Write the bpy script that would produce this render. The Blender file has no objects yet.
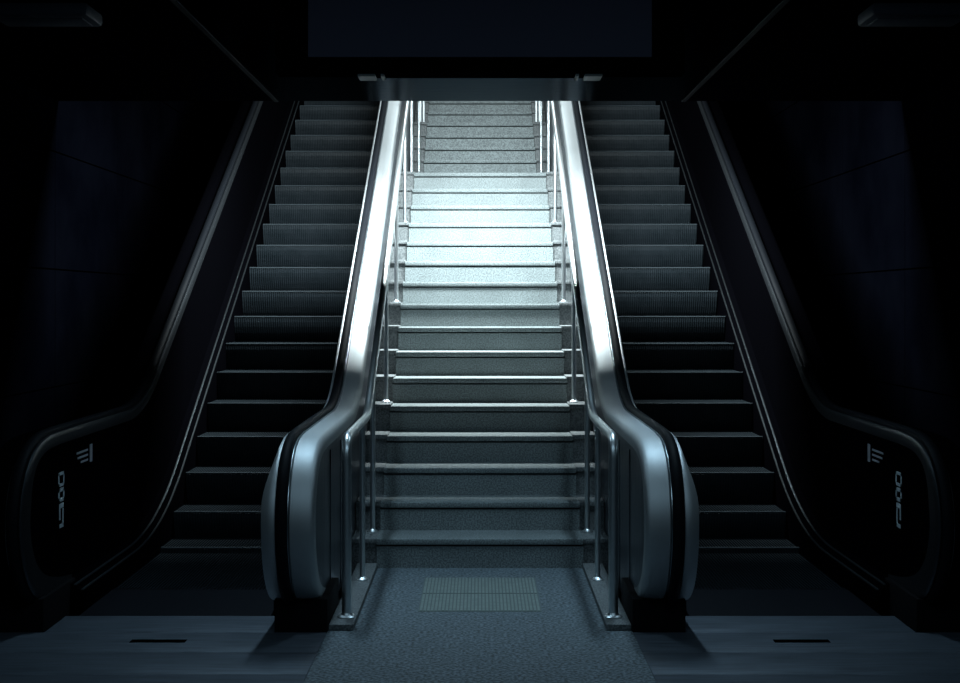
import bpy, bmesh, math, random
from mathutils import Vector

# ------------------------------------------------------------ camera, world, light
scn = bpy.context.scene
COL = scn.collection
F = 1412.0
H = 1.65
cd = bpy.data.cameras.new('camera')
cd.sensor_fit = 'HORIZONTAL'; cd.sensor_width = 36.0
cd.lens = F * 36.0 / 960.0
cd.shift_y = -39.5 / 960.0
cd.clip_start = 0.05; cd.clip_end = 100
cam = bpy.data.objects.new('camera', cd)
cam.location = (0, 0, H); cam.rotation_euler = (math.radians(90), 0, 0)
COL.objects.link(cam); scn.camera = cam
vs = scn.view_settings
vs.view_transform = 'Standard'; vs.look = 'None'; vs.gamma = 1; vs.use_curve_mapping = False
vs.exposure = 0.0
w = bpy.data.worlds.new('world'); scn.world = w; w.use_nodes = True
w.node_tree.nodes['Background'].inputs[0].default_value = (0.0, 0.0, 0.001, 1)
w.node_tree.nodes['Background'].inputs[1].default_value = 1.0

def area(name, loc, size, power, col, target, spread=180, sy=None):
    l = bpy.data.lights.new(name, 'AREA'); l.energy = power; l.color = col
    l.shape = 'RECTANGLE'; l.size = size; l.size_y = sy or size; l.spread = math.radians(spread)
    o = bpy.data.objects.new(name, l); o.location = loc
    o.rotation_euler = (Vector(target) - Vector(loc)).to_track_quat('-Z', 'Y').to_euler()
    COL.objects.link(o); return o
# lamp in the ceiling of the stair well, just behind the edge of the hall's soffit
area('stair_light', (0, 11.18, 3.95), 2.4, 600, (0.84, 0.97, 1.0), (0, 11.45, 1.2), 180, 0.36)
area('upper_stair_fill', (0, 14.0, 5.3), 1.2, 130, (0.84, 0.97, 1.0), (0, 16.4, 3.2), 180, 0.4)  # unseen second lamp, added to brighten the upper flight
# strip lamps in the hall ceiling above the newels (behind the hanging sign), and one before the sign
for lx in (-.95, .95):
    area('hall_strip_light', (lx, 7.97, 3.18), 0.15, 13, (0.54, 0.81, 1.0), (lx * 1.0, 7.8, 0), 90, 1.25)
    area('hall_front_light', (lx, 4.7, 3.18), 0.15, 20, (0.52, 0.80, 1.0), (lx * .8, 5.6, 0), 180, 2.6)

# ------------------------------------------------------------ materials
def mat(name, col=(.5, .5, .5), rough=.5, metal=0.0, spec=.5):
    m = bpy.data.materials.new(name); m.use_nodes = True
    b = m.node_tree.nodes['Principled BSDF']
    b.inputs['Base Color'].default_value = (*col, 1)
    b.inputs['Roughness'].default_value = rough
    b.inputs['Metallic'].default_value = metal
    b.inputs['Specular IOR Level'].default_value = spec
    return m
def noise_mat(name, c0, c1, scale, rough=.6, metal=0.0, stretch=(1, 1, 1), bump=0.0, lo=.35, hi=.65, detail=6, spec=.5, rvar=0.0):
    m = mat(name, c0, rough, metal, spec)
    nt = m.node_tree; N = nt.nodes; L = nt.links; b = N['Principled BSDF']
    tc = N.new('ShaderNodeTexCoord'); mp = N.new('ShaderNodeMapping'); mp.inputs['Scale'].default_value = stretch
    no = N.new('ShaderNodeTexNoise'); no.inputs['Scale'].default_value = scale; no.inputs['Detail'].default_value = detail
    cr = N.new('ShaderNodeValToRGB')
    cr.color_ramp.elements[0].position = lo; cr.color_ramp.elements[1].position = hi
    cr.color_ramp.elements[0].color = (*c0, 1); cr.color_ramp.elements[1].color = (*c1, 1)
    L.new(tc.outputs['Object'], mp.inputs['Vector']); L.new(mp.outputs[0], no.inputs['Vector'])
    L.new(no.outputs['Fac'], cr.inputs[0]); L.new(cr.outputs[0], b.inputs['Base Color'])
    if bump:
        bp = N.new('ShaderNodeBump'); bp.inputs['Strength'].default_value = bump; bp.inputs['Distance'].default_value = .01
        L.new(no.outputs['Fac'], bp.inputs['Height']); L.new(bp.outputs[0], b.inputs['Normal'])
    if rvar:
        mr = N.new('ShaderNodeMapRange'); mr.inputs['To Min'].default_value = rough - rvar; mr.inputs['To Max'].default_value = rough + rvar
        L.new(no.outputs['Fac'], mr.inputs['Value']); L.new(mr.outputs[0], b.inputs['Roughness'])
    return m
def granite(name, c0, c1, big=.25, sc=90):
    """speckled stone: fine grain multiplied by broad, soft wear"""
    m = noise_mat(name, c0, c1, sc, .65, bump=.05, lo=.41, hi=.59, detail=4)
    nt = m.node_tree; N = nt.nodes; L = nt.links; b = N['Principled BSDF']
    tc = [n for n in N if n.type == 'TEX_COORD'][0]; cr = [n for n in N if n.type == 'VALTORGB'][0]
    n2 = N.new('ShaderNodeTexNoise'); n2.inputs['Scale'].default_value = 5; n2.inputs['Detail'].default_value = 5
    r2 = N.new('ShaderNodeMapRange'); r2.inputs['From Min'].default_value = .3; r2.inputs['From Max'].default_value = .7
    r2.inputs['To Min'].default_value = 1 - big; r2.inputs['To Max'].default_value = 1 + big * .4
    mx = N.new('ShaderNodeMixRGB'); mx.blend_type = 'MULTIPLY'; mx.inputs[0].default_value = 1
    L.new(tc.outputs['Object'], n2.inputs['Vector']); L.new(n2.outputs['Fac'], r2.inputs['Value'])
    L.new(cr.outputs[0], mx.inputs[1]); L.new(r2.outputs[0], mx.inputs[2]); L.new(mx.outputs[0], b.inputs['Base Color'])
    return m

M = {
 'stone': granite('stair_granite', (.105, .120, .124), (.23, .268, .272), .12, 100),
 'stone_side': granite('side_granite', (.065, .075, .078), (.17, .182, .186), .12),
 'floor_stone': granite('floor_granite', (.035, .046, .053), (.16, .205, .235), .12, 60),
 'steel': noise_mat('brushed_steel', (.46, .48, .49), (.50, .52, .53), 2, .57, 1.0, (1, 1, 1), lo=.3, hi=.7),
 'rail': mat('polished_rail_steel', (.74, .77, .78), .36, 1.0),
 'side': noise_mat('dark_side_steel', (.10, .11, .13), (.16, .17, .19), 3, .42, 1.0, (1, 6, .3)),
 'rubber': mat('black_rubber', (.005, .006, .008), .6, 0, .06),
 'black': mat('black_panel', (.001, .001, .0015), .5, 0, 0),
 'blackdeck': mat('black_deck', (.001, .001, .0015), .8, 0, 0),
 'step_tread': mat('step_tread_shaded', (.004, .005, .006), .7, 0, .0),  # tread tops coloured near black, standing in for shade on the steps
 'base': mat('black_base', (.003, .003, .004), .8, 0, .1),
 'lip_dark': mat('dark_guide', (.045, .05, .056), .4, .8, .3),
 'lip': mat('guide_steel', (.45, .50, .53), .3, 1.0),
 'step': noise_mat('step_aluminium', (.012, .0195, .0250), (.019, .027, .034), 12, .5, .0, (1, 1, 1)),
 'edge': mat('step_edge_glint_pale', (.060, .074, .084), .6, .0, .1),  # paler colour standing in for light caught along the step fronts
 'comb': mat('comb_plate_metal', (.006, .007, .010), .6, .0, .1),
 'plate': noise_mat('landing_plate_metal', (.050, .064, .082), (.125, .150, .185), 5, .5, .3, (.7, 9, 1), lo=.3, hi=.7, rvar=.06),
 'slot': mat('slot_dark', (.001, .001, .001), .9, 0, 0),
 'grate_base': mat('ribbed_plate_grooves', (.11, .14, .135), .7),
 'grate': noise_mat('ribbed_plate', (.15, .19, .18), (.21, .25, .235), 20, .55, .1, (1, 1, 1)),
 'ceiling': noise_mat('soffit_slats', (.004, .005, .006), (.008, .009, .010), 2, .22, 0, (.15, 30, 1), lo=.3, hi=.7, spec=.04),
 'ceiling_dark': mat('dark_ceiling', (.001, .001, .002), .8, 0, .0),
 'trim': mat('ceiling_trim_metal', (.005, .005, .007), .6, .0, .1),
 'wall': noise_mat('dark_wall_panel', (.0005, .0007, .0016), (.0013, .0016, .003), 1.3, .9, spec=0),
 'frame': mat('sign_frame_black', (.001, .001, .001), .8, 0, .0),
 'face': mat('sign_face_grey', (.040, .040, .062), .6, 0, .1),
 'under': mat('sign_under_metal', (.002, .002, .003), .6, .0, 0),
 'under_bar': mat('bar_grey', (.045, .052, .058), .6),
 'mark': mat('badge_silver', (.55, .62, .66), .45, .3),
 'warn': mat('warning_label', (.25, .25, .28), .6),
 'fixture': mat('lamp_housing_white', (.03, .036, .05), .6, 0, .2),
}

b_ = M['ceiling'].node_tree.nodes['Principled BSDF']; b_.inputs['Metallic'].default_value = 1.0
b_.inputs['Specular Tint'].default_value = (.095, .125, .15, 1)
# ------------------------------------------------------------ helpers
def link(name, bm, m, parent=None, smooth=False):
    bmesh.ops.recalc_face_normals(bm, faces=bm.faces[:])
    me = bpy.data.meshes.new(name); bm.to_mesh(me); bm.free()
    me.materials.append(m)
    if smooth:
        for p in me.polygons: p.use_smooth = True
        try: me.set_sharp_from_angle(angle=math.radians(35))
        except Exception: pass
    o = bpy.data.objects.new(name, me); COL.objects.link(o)
    if parent: o.parent = parent
    return o
def thing(name, label, cat, loc=(0, 0, 0), group=None):
    o = bpy.data.objects.new(name, None); COL.objects.link(o); o.location = loc
    o['label'] = label; o['category'] = cat
    if group: o['group'] = group
    return o
def tag(o, label, cat, group=None):
    o['label'] = label; o['category'] = cat
    if group: o['group'] = group
    return o
def struct(o): o['kind'] = 'structure'; return o
def box(bm, x0, x1, y0, y1, z0, z1, bev=0.0):
    if x0 > x1: x0, x1 = x1, x0
    r = bmesh.ops.create_cube(bm, size=1.0)
    for v in r['verts']:
        v.co = Vector(((x0 + x1) / 2 + v.co.x * (x1 - x0), (y0 + y1) / 2 + v.co.y * (y1 - y0), (z0 + z1) / 2 + v.co.z * (z1 - z0)))
    if bev:
        es = list({e for v in r['verts'] for e in v.link_edges})
        bmesh.ops.bevel(bm, geom=es, offset=bev, segments=2, affect='EDGES', profile=.5)
def mkbox(name, m, *a, parent=None, bev=0.0):
    bm = bmesh.new(); box(bm, *a, bev=bev); return link(name, bm, m, parent, smooth=bev > 0)
def bez(p0, p1, p2, n=10):
    return [p0.lerp(p1, t).lerp(p1.lerp(p2, t), t) for t in [k / n for k in range(n + 1)]]
def fillet(pts, radii, n=9):
    """polyline with rounded corners"""
    out = [pts[0]]
    for i in range(1, len(pts) - 1):
        a, b, c = pts[i - 1], pts[i], pts[i + 1]; r = radii[i - 1]
        out += bez(b + (a - b).normalized() * r, b, b + (c - b).normalized() * r, n)
    return out + [pts[-1]]
def catmull(P, n=6):
    P = [Vector(p) for p in P]; Q = [P[0] * 2 - P[1]] + P + [P[-1] * 2 - P[-2]]; out = []
    for i in range(1, len(Q) - 2):
        for k in range(n):
            t = k / n; a, b, c, d = Q[i - 1:i + 3]
            out.append(.5 * ((2 * b) + (c - a) * t + (2 * a - 5 * b + 4 * c - d) * t * t + (3 * b - a - 3 * c + d) * t ** 3))
    return out + [P[-1]]
def tube(bm, pts, r, seg=16, cap=True):
    pts = [Vector(p) for p in pts]; rings = []
    up = Vector((1, 0, 0))
    for i, p in enumerate(pts):
        t = (pts[min(i + 1, len(pts) - 1)] - pts[max(i - 1, 0)]).normalized()
        a = (up - t * up.dot(t)).normalized(); b = t.cross(a)
        rings.append([bm.verts.new(p + (a * math.cos(2 * math.pi * k / seg) + b * math.sin(2 * math.pi * k / seg)) * r) for k in range(seg)])
    for A, B in zip(rings, rings[1:]):
        for k in range(seg): bm.faces.new((A[k], A[(k + 1) % seg], B[(k + 1) % seg], B[k]))
    if cap: bm.faces.new(rings[0]); bm.faces.new(rings[-1])
def lathe(bm, cx, cy, prof, seg=24):
    rings = [[bm.verts.new((cx + r * math.cos(2 * math.pi * k / seg), cy + r * math.sin(2 * math.pi * k / seg), z)) for k in range(seg)] for r, z in prof]
    for A, B in zip(rings, rings[1:]):
        for k in range(seg): bm.faces.new((A[k], A[(k + 1) % seg], B[(k + 1) % seg], B[k]))
    bm.faces.new(rings[0]); bm.faces.new(rings[-1])

# ------------------------------------------------------------ setting
RISE, RUN, NOSE1 = 0.1815, 0.33, 8.745
SOF_Y, SOF_Z = 10.89, 3.20
TOP_Z = RISE * 26
WX = 3.25
struct(mkbox('floor', M['floor_stone'], -.765, .765, -4, 8.79, -.2, 0))
for s, nm in ((-1, 'floor_left'), (1, 'floor_right')):
    bm = bmesh.new(); box(bm, s * .765, s * WX, -4, 5.16, -.2, 0); box(bm, s * 2.98, s * WX, 5.16, 7.055, -.2, 0); box(bm, s * 2.449, s * WX, 7.055, 20, -.2, 0); box(bm, s*.765, s*2.98, 5.16, 20, -.9, -.6)
    struct(link(nm, bm, M['floor_stone']))
def wall(name, s):
    bm = bmesh.new()
    zs = [-0.2, 1.0, 1.9, 2.8, 3.7, 4.6, 5.5, 6.4, 7.3, 8.2, 9.1]
    y = -4.0
    while y < 21.9:
        for a, b in zip(zs, zs[1:]): box(bm, s * WX, s * (WX + .1), y + .004, y + 1.846, a + .006, b - .006)
        y += 1.85
    box(bm, s * (WX + .03), s * (WX + .2), -4, 22, -.2, 9.1)
    return struct(link(name, bm, M['wall']))
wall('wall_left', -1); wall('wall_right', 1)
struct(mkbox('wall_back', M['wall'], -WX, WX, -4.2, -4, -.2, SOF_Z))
struct(mkbox('wall_front', M['wall'], -WX, WX, 21.9, 22.1, TOP_Z, 9.1))
struct(mkbox('floor_upper', M['floor_stone'], -WX, WX, 18.6, 21.9, TOP_Z - .3, TOP_Z - .002))
# hall ceiling: a lower field of crosswise metal slats in the middle, plain dark fields beside it
bm = bmesh.new()
y = -4.0
while y < SOF_Y - .01:
    y1 = min(y + .15, SOF_Y)
    box(bm, -1.555, 1.555, y + .0015, y1 - .0015, SOF_Z, SOF_Z + .02)
    y = y1
box(bm, -1.555, 1.555, -4, SOF_Y, SOF_Z + .006, SOF_Z + .05)
struct(link('ceiling', bm, M['ceiling']))
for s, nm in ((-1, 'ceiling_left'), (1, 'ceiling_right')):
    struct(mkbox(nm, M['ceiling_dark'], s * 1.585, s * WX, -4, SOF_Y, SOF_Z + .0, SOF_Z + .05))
struct(mkbox('trim_1', M['trim'], -1.585, -1.555, -4, SOF_Y, SOF_Z - .008, SOF_Z + .05))
struct(mkbox('trim_2', M['trim'], 1.555, 1.585, -4, SOF_Y, SOF_Z - .008, SOF_Z + .05))
struct(mkbox('wall_lintel', M['ceiling_dark'], -WX, WX, SOF_Y - .2, SOF_Y, SOF_Z + .05, 4.9))
bm = bmesh.new()
vs_ = [bm.verts.new(p) for p in ((-WX, SOF_Y, 4.9), (WX, SOF_Y, 4.9), (WX, 22, 9.1), (-WX, 22, 9.1), (-WX, SOF_Y, 5.0), (WX, SOF_Y, 5.0), (WX, 22, 9.2), (-WX, 22, 9.2))]
for f in ((0, 1, 2, 3), (4, 5, 6, 7), (0, 1, 5, 4), (2, 3, 7, 6), (1, 2, 6, 5), (0, 3, 7, 4)): bm.faces.new([vs_[k] for k in f])
struct(link('ceiling_well', bm, M['ceiling_dark']))

# ------------------------------------------------------------ staircase
SW, BW = .641, .80
st = thing('staircase', 'speckled granite staircase between the two escalators, brightly lit in its upper half', 'stairs', (0, 8.745, 0))
st_off = Vector((0, -8.745, 0))
def child(name, bm, m, parent, off, smooth=False):
    for v in bm.verts: v.co += off
    return link(name, bm, m, parent, smooth)
def nose_y(i):
    return NOSE1 + RUN * (i - 1) if i <= 16 else 16.06 - RUN + RUN * (i - 17)
for i in range(1, 27):
    y0 = nose_y(i); z1 = RISE * i; z0 = RISE * (i - 1)
    depth = RUN + .03 if i != 16 else nose_y(17) - y0 + .03
    bm = bmesh.new(); box(bm, -SW, SW, y0 + .010, y0 + depth + .008, z0 - .05, z1 - .047)
    sp = child('step', bm, M['stone'], st, st_off)
    bm = bmesh.new(); box(bm, -SW, SW, y0, y0 + depth + .004, z1 - .036, z1, bev=.005)
    box(bm, -SW, SW, y0 + .07, y0 + depth, z1 - .05, z1 - .03)
    child('tread', bm, M['stone'], sp, Vector((0, -8.745, 0)), True)
    for s in (-1, 1):
        zz = z1 + .012 * min(1, max(0, (i - 2) / 3))
        bm = bmesh.new(); box(bm, s * (SW + .003), s * BW, y0 + .03, y0 + depth + .05, z0 - .25, zz - .032)
        blk = child('side_block', bm, M['stone_side'], st, st_off)
        bm = bmesh.new(); box(bm, s * (SW - .004), s * BW, y0 + .012, y0 + depth + .022, zz - .030, zz, bev=.003)
        child('cap', bm, M['stone_side'], blk, st_off, True)

for s, side in ((-1, 'left'), (1, 'right')):
    bm = bmesh.new(); box(bm, s * .635, s * .760, 7.085, 8.755, 0, .032, bev=.004)
    o = link('curb', bm, M['stone_side'], None, True)
    tag(o, 'low stone curb on the floor at the foot of the stairs, under the %s railing' % side, 'curb', 'curbs at the foot of the railings')

# ------------------------------------------------------------ stair railings
RX = .685
for s, side in ((-1, 'left'), (1, 'right')):
    t = thing('stair_railing', 'polished steel tube railing with round posts along the %s edge of the stairs' % side, 'railing', (s * RX, 7.25, .032), 'railings along the stairs')
    off = -Vector((s * RX, 7.25, .032))
    inc = lambda y: -3.77 + .55 * y
    P = [Vector((s * RX, y, z)) for y, z in ((7.25, .032), (7.25, .955), (8.59, .955), (13.95, inc(13.95)), (15.85, inc(13.95) + .02), (18.9, inc(13.95) + .02 + .55 * 3.05), (19.6, inc(13.95) + .02 + .55 * 3.05))]
    pts = fillet(P, (.11, .16, .15, .15, .15))
    bm = bmesh.new(); tube(bm, pts, .025, 20)
    child('rail', bm, M['rail'], t, off, True)
    bm = bmesh.new(); lathe(bm, s * RX, 7.25, ((.048, .032), (.048, .038), (.042, .044), (.030, .047), (.026, .056), (.022, .058)))
    child('flange', bm, M['rail'], t, off, True)
    def rz(y):
        if y < 8.59: return .955
        if y < 13.95: return inc(y)
        if y < 15.85: return inc(13.95)
        return inc(13.95) + .55 * (y - 15.85)
    posts = [(8.22, .032, RX), (9.02, None, RX), (10.30, None, RX), (11.57, None, RX), (12.87, None, RX), (14.1, RISE * 16 + .012, RX), (15.83, None, RX), (15.83, None, .765), (17.2, None, RX), (17.2, None, .725)]
    for y, z, x in posts:
        if z is None:
            i = max(k for k in range(1, 27) if nose_y(k) < y); z = RISE * i + .012 * min(1, max(0, (i - 2) / 3))
        bm = bmesh.new(); tube(bm, [(s * x, y, z), (s * x, y, rz(y) - .005)], .0165, 14)
        po = child('post', bm, M['rail'], t, off, True)
        bm = bmesh.new(); lathe(bm, s * x, y, ((.036, z), (.036, z + .006), (.024, z + .013), (.018, z + .02)))
        child('flange', bm, M['rail'], po, off, True)

# ------------------------------------------------------------ escalators
SLOPE = .55
V2 = lambda y, z: Vector((0, y, z))
def deck_path():
    """side profile of a balustrade's top edge: round newel, short level run, then the slope"""
    new = catmull([(0, 7.62, .05), (0, 7.36, .085), (0, 7.12, .145), (0, 6.955, .24), (0, 6.85, .37), (0, 6.80, .52), (0, 6.81, .66), (0, 6.875, .79), (0, 7.0, .895), (0, 7.18, .950), (0, 7.42, .964)], 5)
    kink = fillet([V2(7.6, .964), V2(9.28, .964), V2(18.3, -4.14 + .55 * 18.3)], (.42,), 12)
    topz = -4.14 + .55 * 18.3
    return new + kink[:-1] + fillet([V2(17.0, -4.14 + .55 * 17.0), V2(18.3, topz), V2(20.6, topz)], (.4,), 8)
def skirt_path():
    return fillet([V2(7.52, .13), V2(9.40, .13), V2(18.0, -5.07 + .55 * 18.0), V2(20.6, -5.07 + .55 * 18.0)], (.75, .5), 12)
def normals(P):
    out = []
    for i in range(len(P)):
        t = (P[min(i + 1, len(P) - 1)] - P[max(i - 1, 0)]).normalized()
        out.append(Vector((0, -t.z, t.y)))
    return out
DP = deck_path(); DN = normals(DP)
SP = skirt_path(); SN = normals(SP)
def sweep(bm, P, N, sec, U, closed=False):
    """sec: list of (u, offset) or a function of the path point giving one"""
    rings = []
    for p, n in zip(P, N):
        q = sec(p) if callable(sec) else sec
        rings.append([bm.verts.new((U(u), p.y + n.y * o, p.z + n.z * o)) for u, o in q])
    m = len(rings[0])
    for A, B in zip(rings, rings[1:]):
        for k in range(m if closed else m - 1): bm.faces.new((A[k], A[(k + 1) % m], B[(k + 1) % m], B[k]))
    if closed: bm.faces.new(rings[0]); bm.faces.new(rings[-1])

# one escalator step, shared mesh: cleated tread and curved cleated riser
def step_mesh():
    bm = bmesh.new(); n = 54; w = 1.008; x0 = -w / 2
    prof = [(.075, -.235), (.052, -.19), (.031, -.14), (.014, -.09), (.004, -.05), (0.0, -.012), (.005, -.002), (.012, 0), (.398, 0)]
    xs = []
    for k in range(n):
        a = x0 + w * k / n; p = w / n
        xs += [(a + p * .02, 0), (a + p * .48, 0), (a + p * .52, 1), (a + p * .98, 1)]
    cols = []
    for x, d in xs:
        col = []
        for j, (y, z) in enumerate(prof):
            dy = .008 * d if j <= 6 else 0; dz = -.007 * d if j >= 6 else 0
            col.append(bm.verts.new((x, y + dy, z + dz)))
        cols.append(col)
    for A, B in zip(cols, cols[1:]):
        for j in range(len(prof) - 1): bm.faces.new((A[j], B[j], B[j + 1], A[j + 1]))
    box(bm, x0 + .01, -x0 - .01, .05, .39, -.06, -.012)
    bmesh.ops.recalc_face_normals(bm, faces=bm.faces[:])
    me = bpy.data.meshes.new('step'); bm.to_mesh(me); bm.free(); me.materials.append(M['step']); me.materials.append(M['step_tread'])
    for p in me.polygons:
        if abs(p.normal.z) > .9: p.material_index = 1
    return me
STEP_ME = step_mesh()
bm = bmesh.new(); box(bm, -.503, .503, -.003, .012, -.006, .0018, bev=.001)  # thin added strip that imitates the light line on a step's front
me_glint = bpy.data.meshes.new('step_edge_glint'); bm.to_mesh(me_glint); bm.free(); me_glint.materials.append(M['edge'])

for s, side in ((-1, 'left'), (1, 'right')):
    other = 'right' if s < 0 else 'left'
    esc = thing('escalator', 'dark escalator with grooved steps, to the %s of the granite stairs' % side, 'escalator', (s * 1.605, 7.06, 0), 'escalators on both sides of the stairs')
    off = -Vector((s * 1.605, 7.06, 0))
    for inner in (True, False):
        U = (lambda u: s * u) if inner else (lambda u: s * (3.21 - u))
        # body: solid side outline under the deck
        bm = bmesh.new()
        out = [(p.y - n.y * .03, p.z - n.z * .03) for p, n in zip(DP, DN)]
        poly = out + [(20.6, .0), (7.62, .0)]
        A = [bm.verts.new((U(.803), y, z)) for y, z in poly]; B = [bm.verts.new((U(1.003), y, z)) for y, z in poly]
        for k in range(len(poly)): bm.faces.new((A[k], A[(k + 1) % len(poly)], B[(k + 1) % len(poly)], B[k]))
        fa = bm.faces.new(A); fb = bm.faces.new(B)
        bmesh.ops.triangulate(bm, faces=[fa, fb])
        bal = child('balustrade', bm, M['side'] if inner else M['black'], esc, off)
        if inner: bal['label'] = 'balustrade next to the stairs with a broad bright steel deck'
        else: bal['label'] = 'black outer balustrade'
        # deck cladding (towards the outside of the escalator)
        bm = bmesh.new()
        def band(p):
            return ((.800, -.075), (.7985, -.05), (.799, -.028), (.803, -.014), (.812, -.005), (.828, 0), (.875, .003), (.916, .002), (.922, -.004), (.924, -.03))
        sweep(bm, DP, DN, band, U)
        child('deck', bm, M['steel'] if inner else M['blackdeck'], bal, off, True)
        # rubber handrail
        bm = bmesh.new()
        sweep(bm, DP, DN, ((.931, -.008), (.929, .006), (.932, .018), (.942, .027), (.958, .030), (.972, .027), (.983, .018), (.986, .006), (.984, -.008)), U, True)
        child('handrail', bm, M['rubber'], bal, off, True)
        # inner guide lip, widening round the newel
        bm = bmesh.new()
        def lip(p):
            b = 0.0
            if p.y < 7.7: b = max(0.0, min(1.0, (.965 - p.z) / .30)); b = b * b * (3 - 2 * b)
            e = 1.008 + .052 * b * (1 if inner else .0)
            return ((.9885, -.03), (.9885, .003), (.994, .005), (.5 * (.994 + e), .003 - .004 * b), (e - .003, -.006 - .006 * b), (e, -.016 - .02 * b), (1.004, -.06 - .07 * b))
        sweep(bm, DP, DN, lip, U)
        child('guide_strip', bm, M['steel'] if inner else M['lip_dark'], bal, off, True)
        bm = bmesh.new(); sweep(bm, DP, DN, ((.924, -.012), (.925, .004), (.928, .004), (.929, -.012)), U, True)
        child('guide_bead', bm, M['lip'], bal, off, True)
        # black plinth under the newel
        bm = bmesh.new(); box(bm, U(.762), U(1.028), 7.06, 7.62, -.12, .165, bev=.006)
        child('plinth', bm, M['base'], bal, off, True)
        if inner:   # vertical cover strips on the steel side panel
            for yy in (7.55, 8.10, 8.72):
                bm = bmesh.new(); box(bm, U(.797), U(.806), yy, yy + .035, .033, .86, bev=.002)
                child('cover_strip', bm, M['side'], bal, off, True)
        # skirt: inner panel foot, mouldings and skirt board
        bm = bmesh.new()
        sweep(bm, SP, SN, ((1.003, .03), (1.05, .012), (1.056, .012), (1.062, .006), (1.064, -.004), (1.088, -.016), (1.092, -.014), (1.098, -.018), (1.0985, -.03), (1.0985, -.45), (1.003, -.45)), U, True)
        sk = child('skirt', bm, M['black'], bal, off, True)
        for u0, o0 in ((1.052, .015), (1.092, -.010)):
            bm = bmesh.new(); sweep(bm, SP, SN, ((u0 - .005, o0 - .004), (u0 - .004, o0 + .003), (u0 + .004, o0 + .003), (u0 + .006, o0 - .004)), U, True)
            child('moulding', bm, M['lip'], bal, off, True)
        if not inner:
            # maker's badge: a standing strip of outlined letter boxes, and a small warning label
            X0 = U(1.0035); X1 = U(1.006)
            bm = bmesh.new()
            def cell(bm, y0, y1, z0, z1, t, sl=0.0):
                for a in ((y0, y1, z0, z0 + t), (y0, y1, z1 - t, z1), (y0, y0 + t, z0, z1), (y1 - t, y1, z0, z1)):
                    box(bm, X0, X1, a[0], a[1], a[2], a[3])
            cell(bm, 7.385, 7.49, .680, .755, .016)
            cell(bm, 7.385, 7.49, .600, .672, .020)
            box(bm, X0, X1, 7.40, 7.475, .565, .590); box(bm, X0, X1, 7.40, 7.418, .505, .565)
            box(bm, X0, X1, 7.457, 7.475, .470, .560); box(bm, X0, X1, 7.405, 7.475, .462, .482)
            bd = child('badge', bm, M['mark'], bal, off); bd['label'] = 'upright silver badge of boxed letters'
            bm = bmesh.new()
            box(bm, X0, X1, 7.98, 8.03, .745, .845)
            for k, (a, b) in enumerate(((7.72, 7.94), (7.74, 7.94), (7.80, 7.94))): box(bm, X0, X1, a, b, .815 - .028 * k, .826 - .028 * k)
            child('warning_label', bm, M['warn'], bal, off)
    # steps
    for i in range(-7, 18):
        y = 10.92 + .4 * i; z = .867 + .22 * i
        if i <= -5: z = -.004
        elif i == -4: z = .030
        o = bpy.data.objects.new('step', STEP_ME); COL.objects.link(o); o.parent = esc
        o.location = Vector((s * 1.605, y, z)) + off
        if i <= -5: continue
        e = bpy.data.objects.new('step_edge_glint', me_glint); COL.objects.link(e); e.parent = o
    # comb plate at the foot, floor plate at the head
    bm = bmesh.new(); box(bm, s * 1.10, s * 2.11, 7.425, 8.10, -.03, .001, bev=.003)
    for k in range(50): 
        x = 1.11 + k * .0201
        box(bm, s * x, s * (x + .008), 8.10, 8.16, -.02, 0)
    child('comb_plate', bm, M['comb'], esc, off)
    bm = bmesh.new(); box(bm, s * 1.10, s * 2.11, 18.12, 20.6, TOP_Z - .25, TOP_Z)
    child('head_plate', bm, M['comb'], esc, off)

    # landing plates set in the floor before the escalator
    t = thing('landing_plate', 'brushed metal floor plates before the %s escalator' % side, 'floor plate', (s * 1.87, 7.42, 0), 'floor plates before the escalators')
    off2 = -Vector((s * 1.87, 7.42, 0))
    ys = [7.422, 7.055, 6.655, 6.26, 5.70, 5.16]
    for a, b in zip(ys, ys[1:]):
        bm = bmesh.new()
        if abs(a - 7.422) < .01: box(bm, s * 1.031, s * 2.178, b + .0015, a, -.02, 0.0, bev=.002)
        else: box(bm, s * .767, s * 2.98, b + .0015, a - .0015, -.02, 0.0, bev=.002)
        child('panel', bm, M['plate'], t, off2, True)
    bm = bmesh.new(); box(bm, s * 1.43, s * 1.70, 6.838, 6.90, -.003, .0012)
    child('slot', bm, M['slot'], t, off2)

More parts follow.
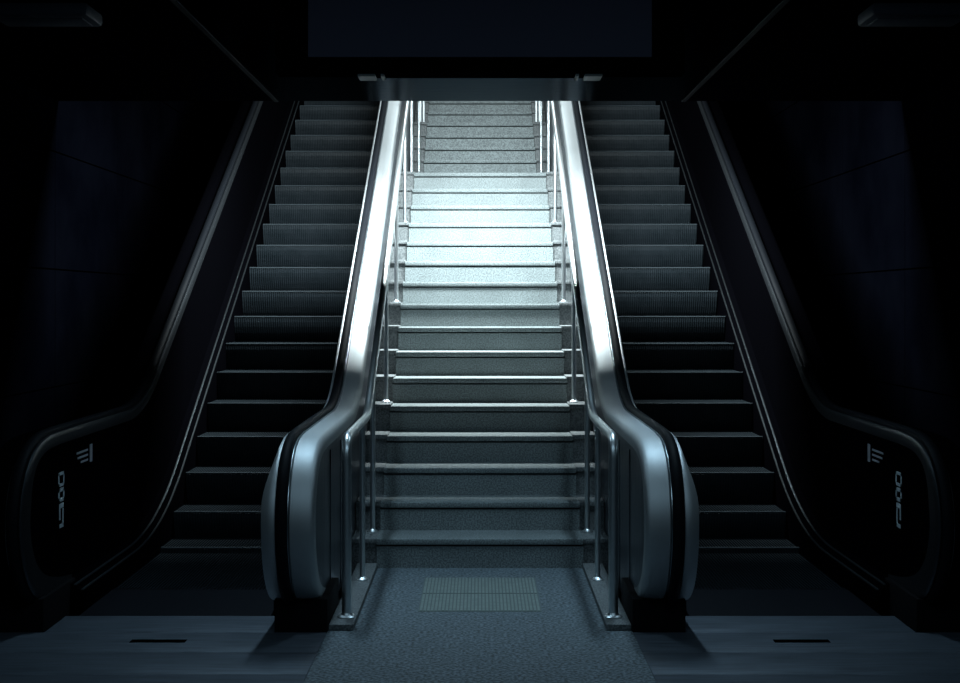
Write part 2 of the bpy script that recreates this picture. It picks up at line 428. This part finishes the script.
# ------------------------------------------------------------ ribbed plate in the stone floor
bm = bmesh.new()
box(bm, -.33, .33, 7.52, 8.44, -.004, .0015)
for r0, r1 in ((7.53, 7.965), (7.985, 8.43)):
    for k in range(33):
        x = -.322 + k * .0197
        box(bm, x, x + .0125, r0, r1, .001, .0042)
o = link('floor_grate', bm, M['grate']); o.data.materials.append(M['grate_base'])
for p in o.data.polygons:
    if abs(p.center.z - .0015) < 2e-4: p.material_index = 1
tag(o, 'pale ribbed plate set in the granite floor at the foot of the stairs', 'floor grate')

# ------------------------------------------------------------ hanging sign
sg = thing('hanging_sign', 'wide unlit sign box with a black frame hanging from the ceiling before the stairs', 'sign', (0, 6.86, 3.2))
so = -Vector((0, 6.86, 3.2))
y0, y1 = 6.80, 6.93
bm = bmesh.new()
box(bm, -.987, -.831, y0, y1, 2.753, 3.198, bev=.003); box(bm, .831, .987, y0, y1, 2.753, 3.198, bev=.003)
box(bm, -.831, .831, y0, y1, 2.753, 2.83); box(bm, -.831, .831, y0, y1, 3.17, 3.198); box(bm, -.831, .831, y0 + .05, y1, 2.83, 3.17)
child('frame', bm, M['frame'], sg, so)
bm = bmesh.new(); box(bm, -.831, .831, y0 + .02, y0 + .05, 2.83, 3.17); child('face', bm, M['face'], sg, so)
bm = bmesh.new(); box(bm, -.60, .60, y0 + .006, y1 - .004, 2.748, 2.753); child('bottom_cover', bm, M['under'], sg, so)
for s in (-1, 1):
    bm = bmesh.new(); box(bm, s * .505, s * .59, y0 - .001, y1 + .01, 2.737, 2.749, bev=.003); box(bm, s * .462, s * .478, y0, y1 + .01, 2.737, 2.749)  # small grey bars under the frame's lower edge
    child('under_bar', bm, M['under_bar'], sg, so)

# ------------------------------------------------------------ unlit lamps at the hall ceiling's sides
for s, side in ((-1, 'left'), (1, 'right')):
    t = thing('ceiling_lamp', 'unlit lamp housing on the dark ceiling in the %s upper corner' % side, 'lamp', (s * 2.25, 7.45, 3.2), 'unlit ceiling lamps')
    bm = bmesh.new(); box(bm, -.30, .22, -.16, .16, -.07, -.0, bev=.02)
    for v in bm.verts:
        v.co.x *= -s
    link('housing', bm, M['fixture'], t, True)
    bm = bmesh.new(); box(bm, -.26, .18, -.10, .10, -.078, -.069, bev=.003)
    for v in bm.verts: v.co.x *= -s
    link('diffuser', bm, M['fixture'], t, True)
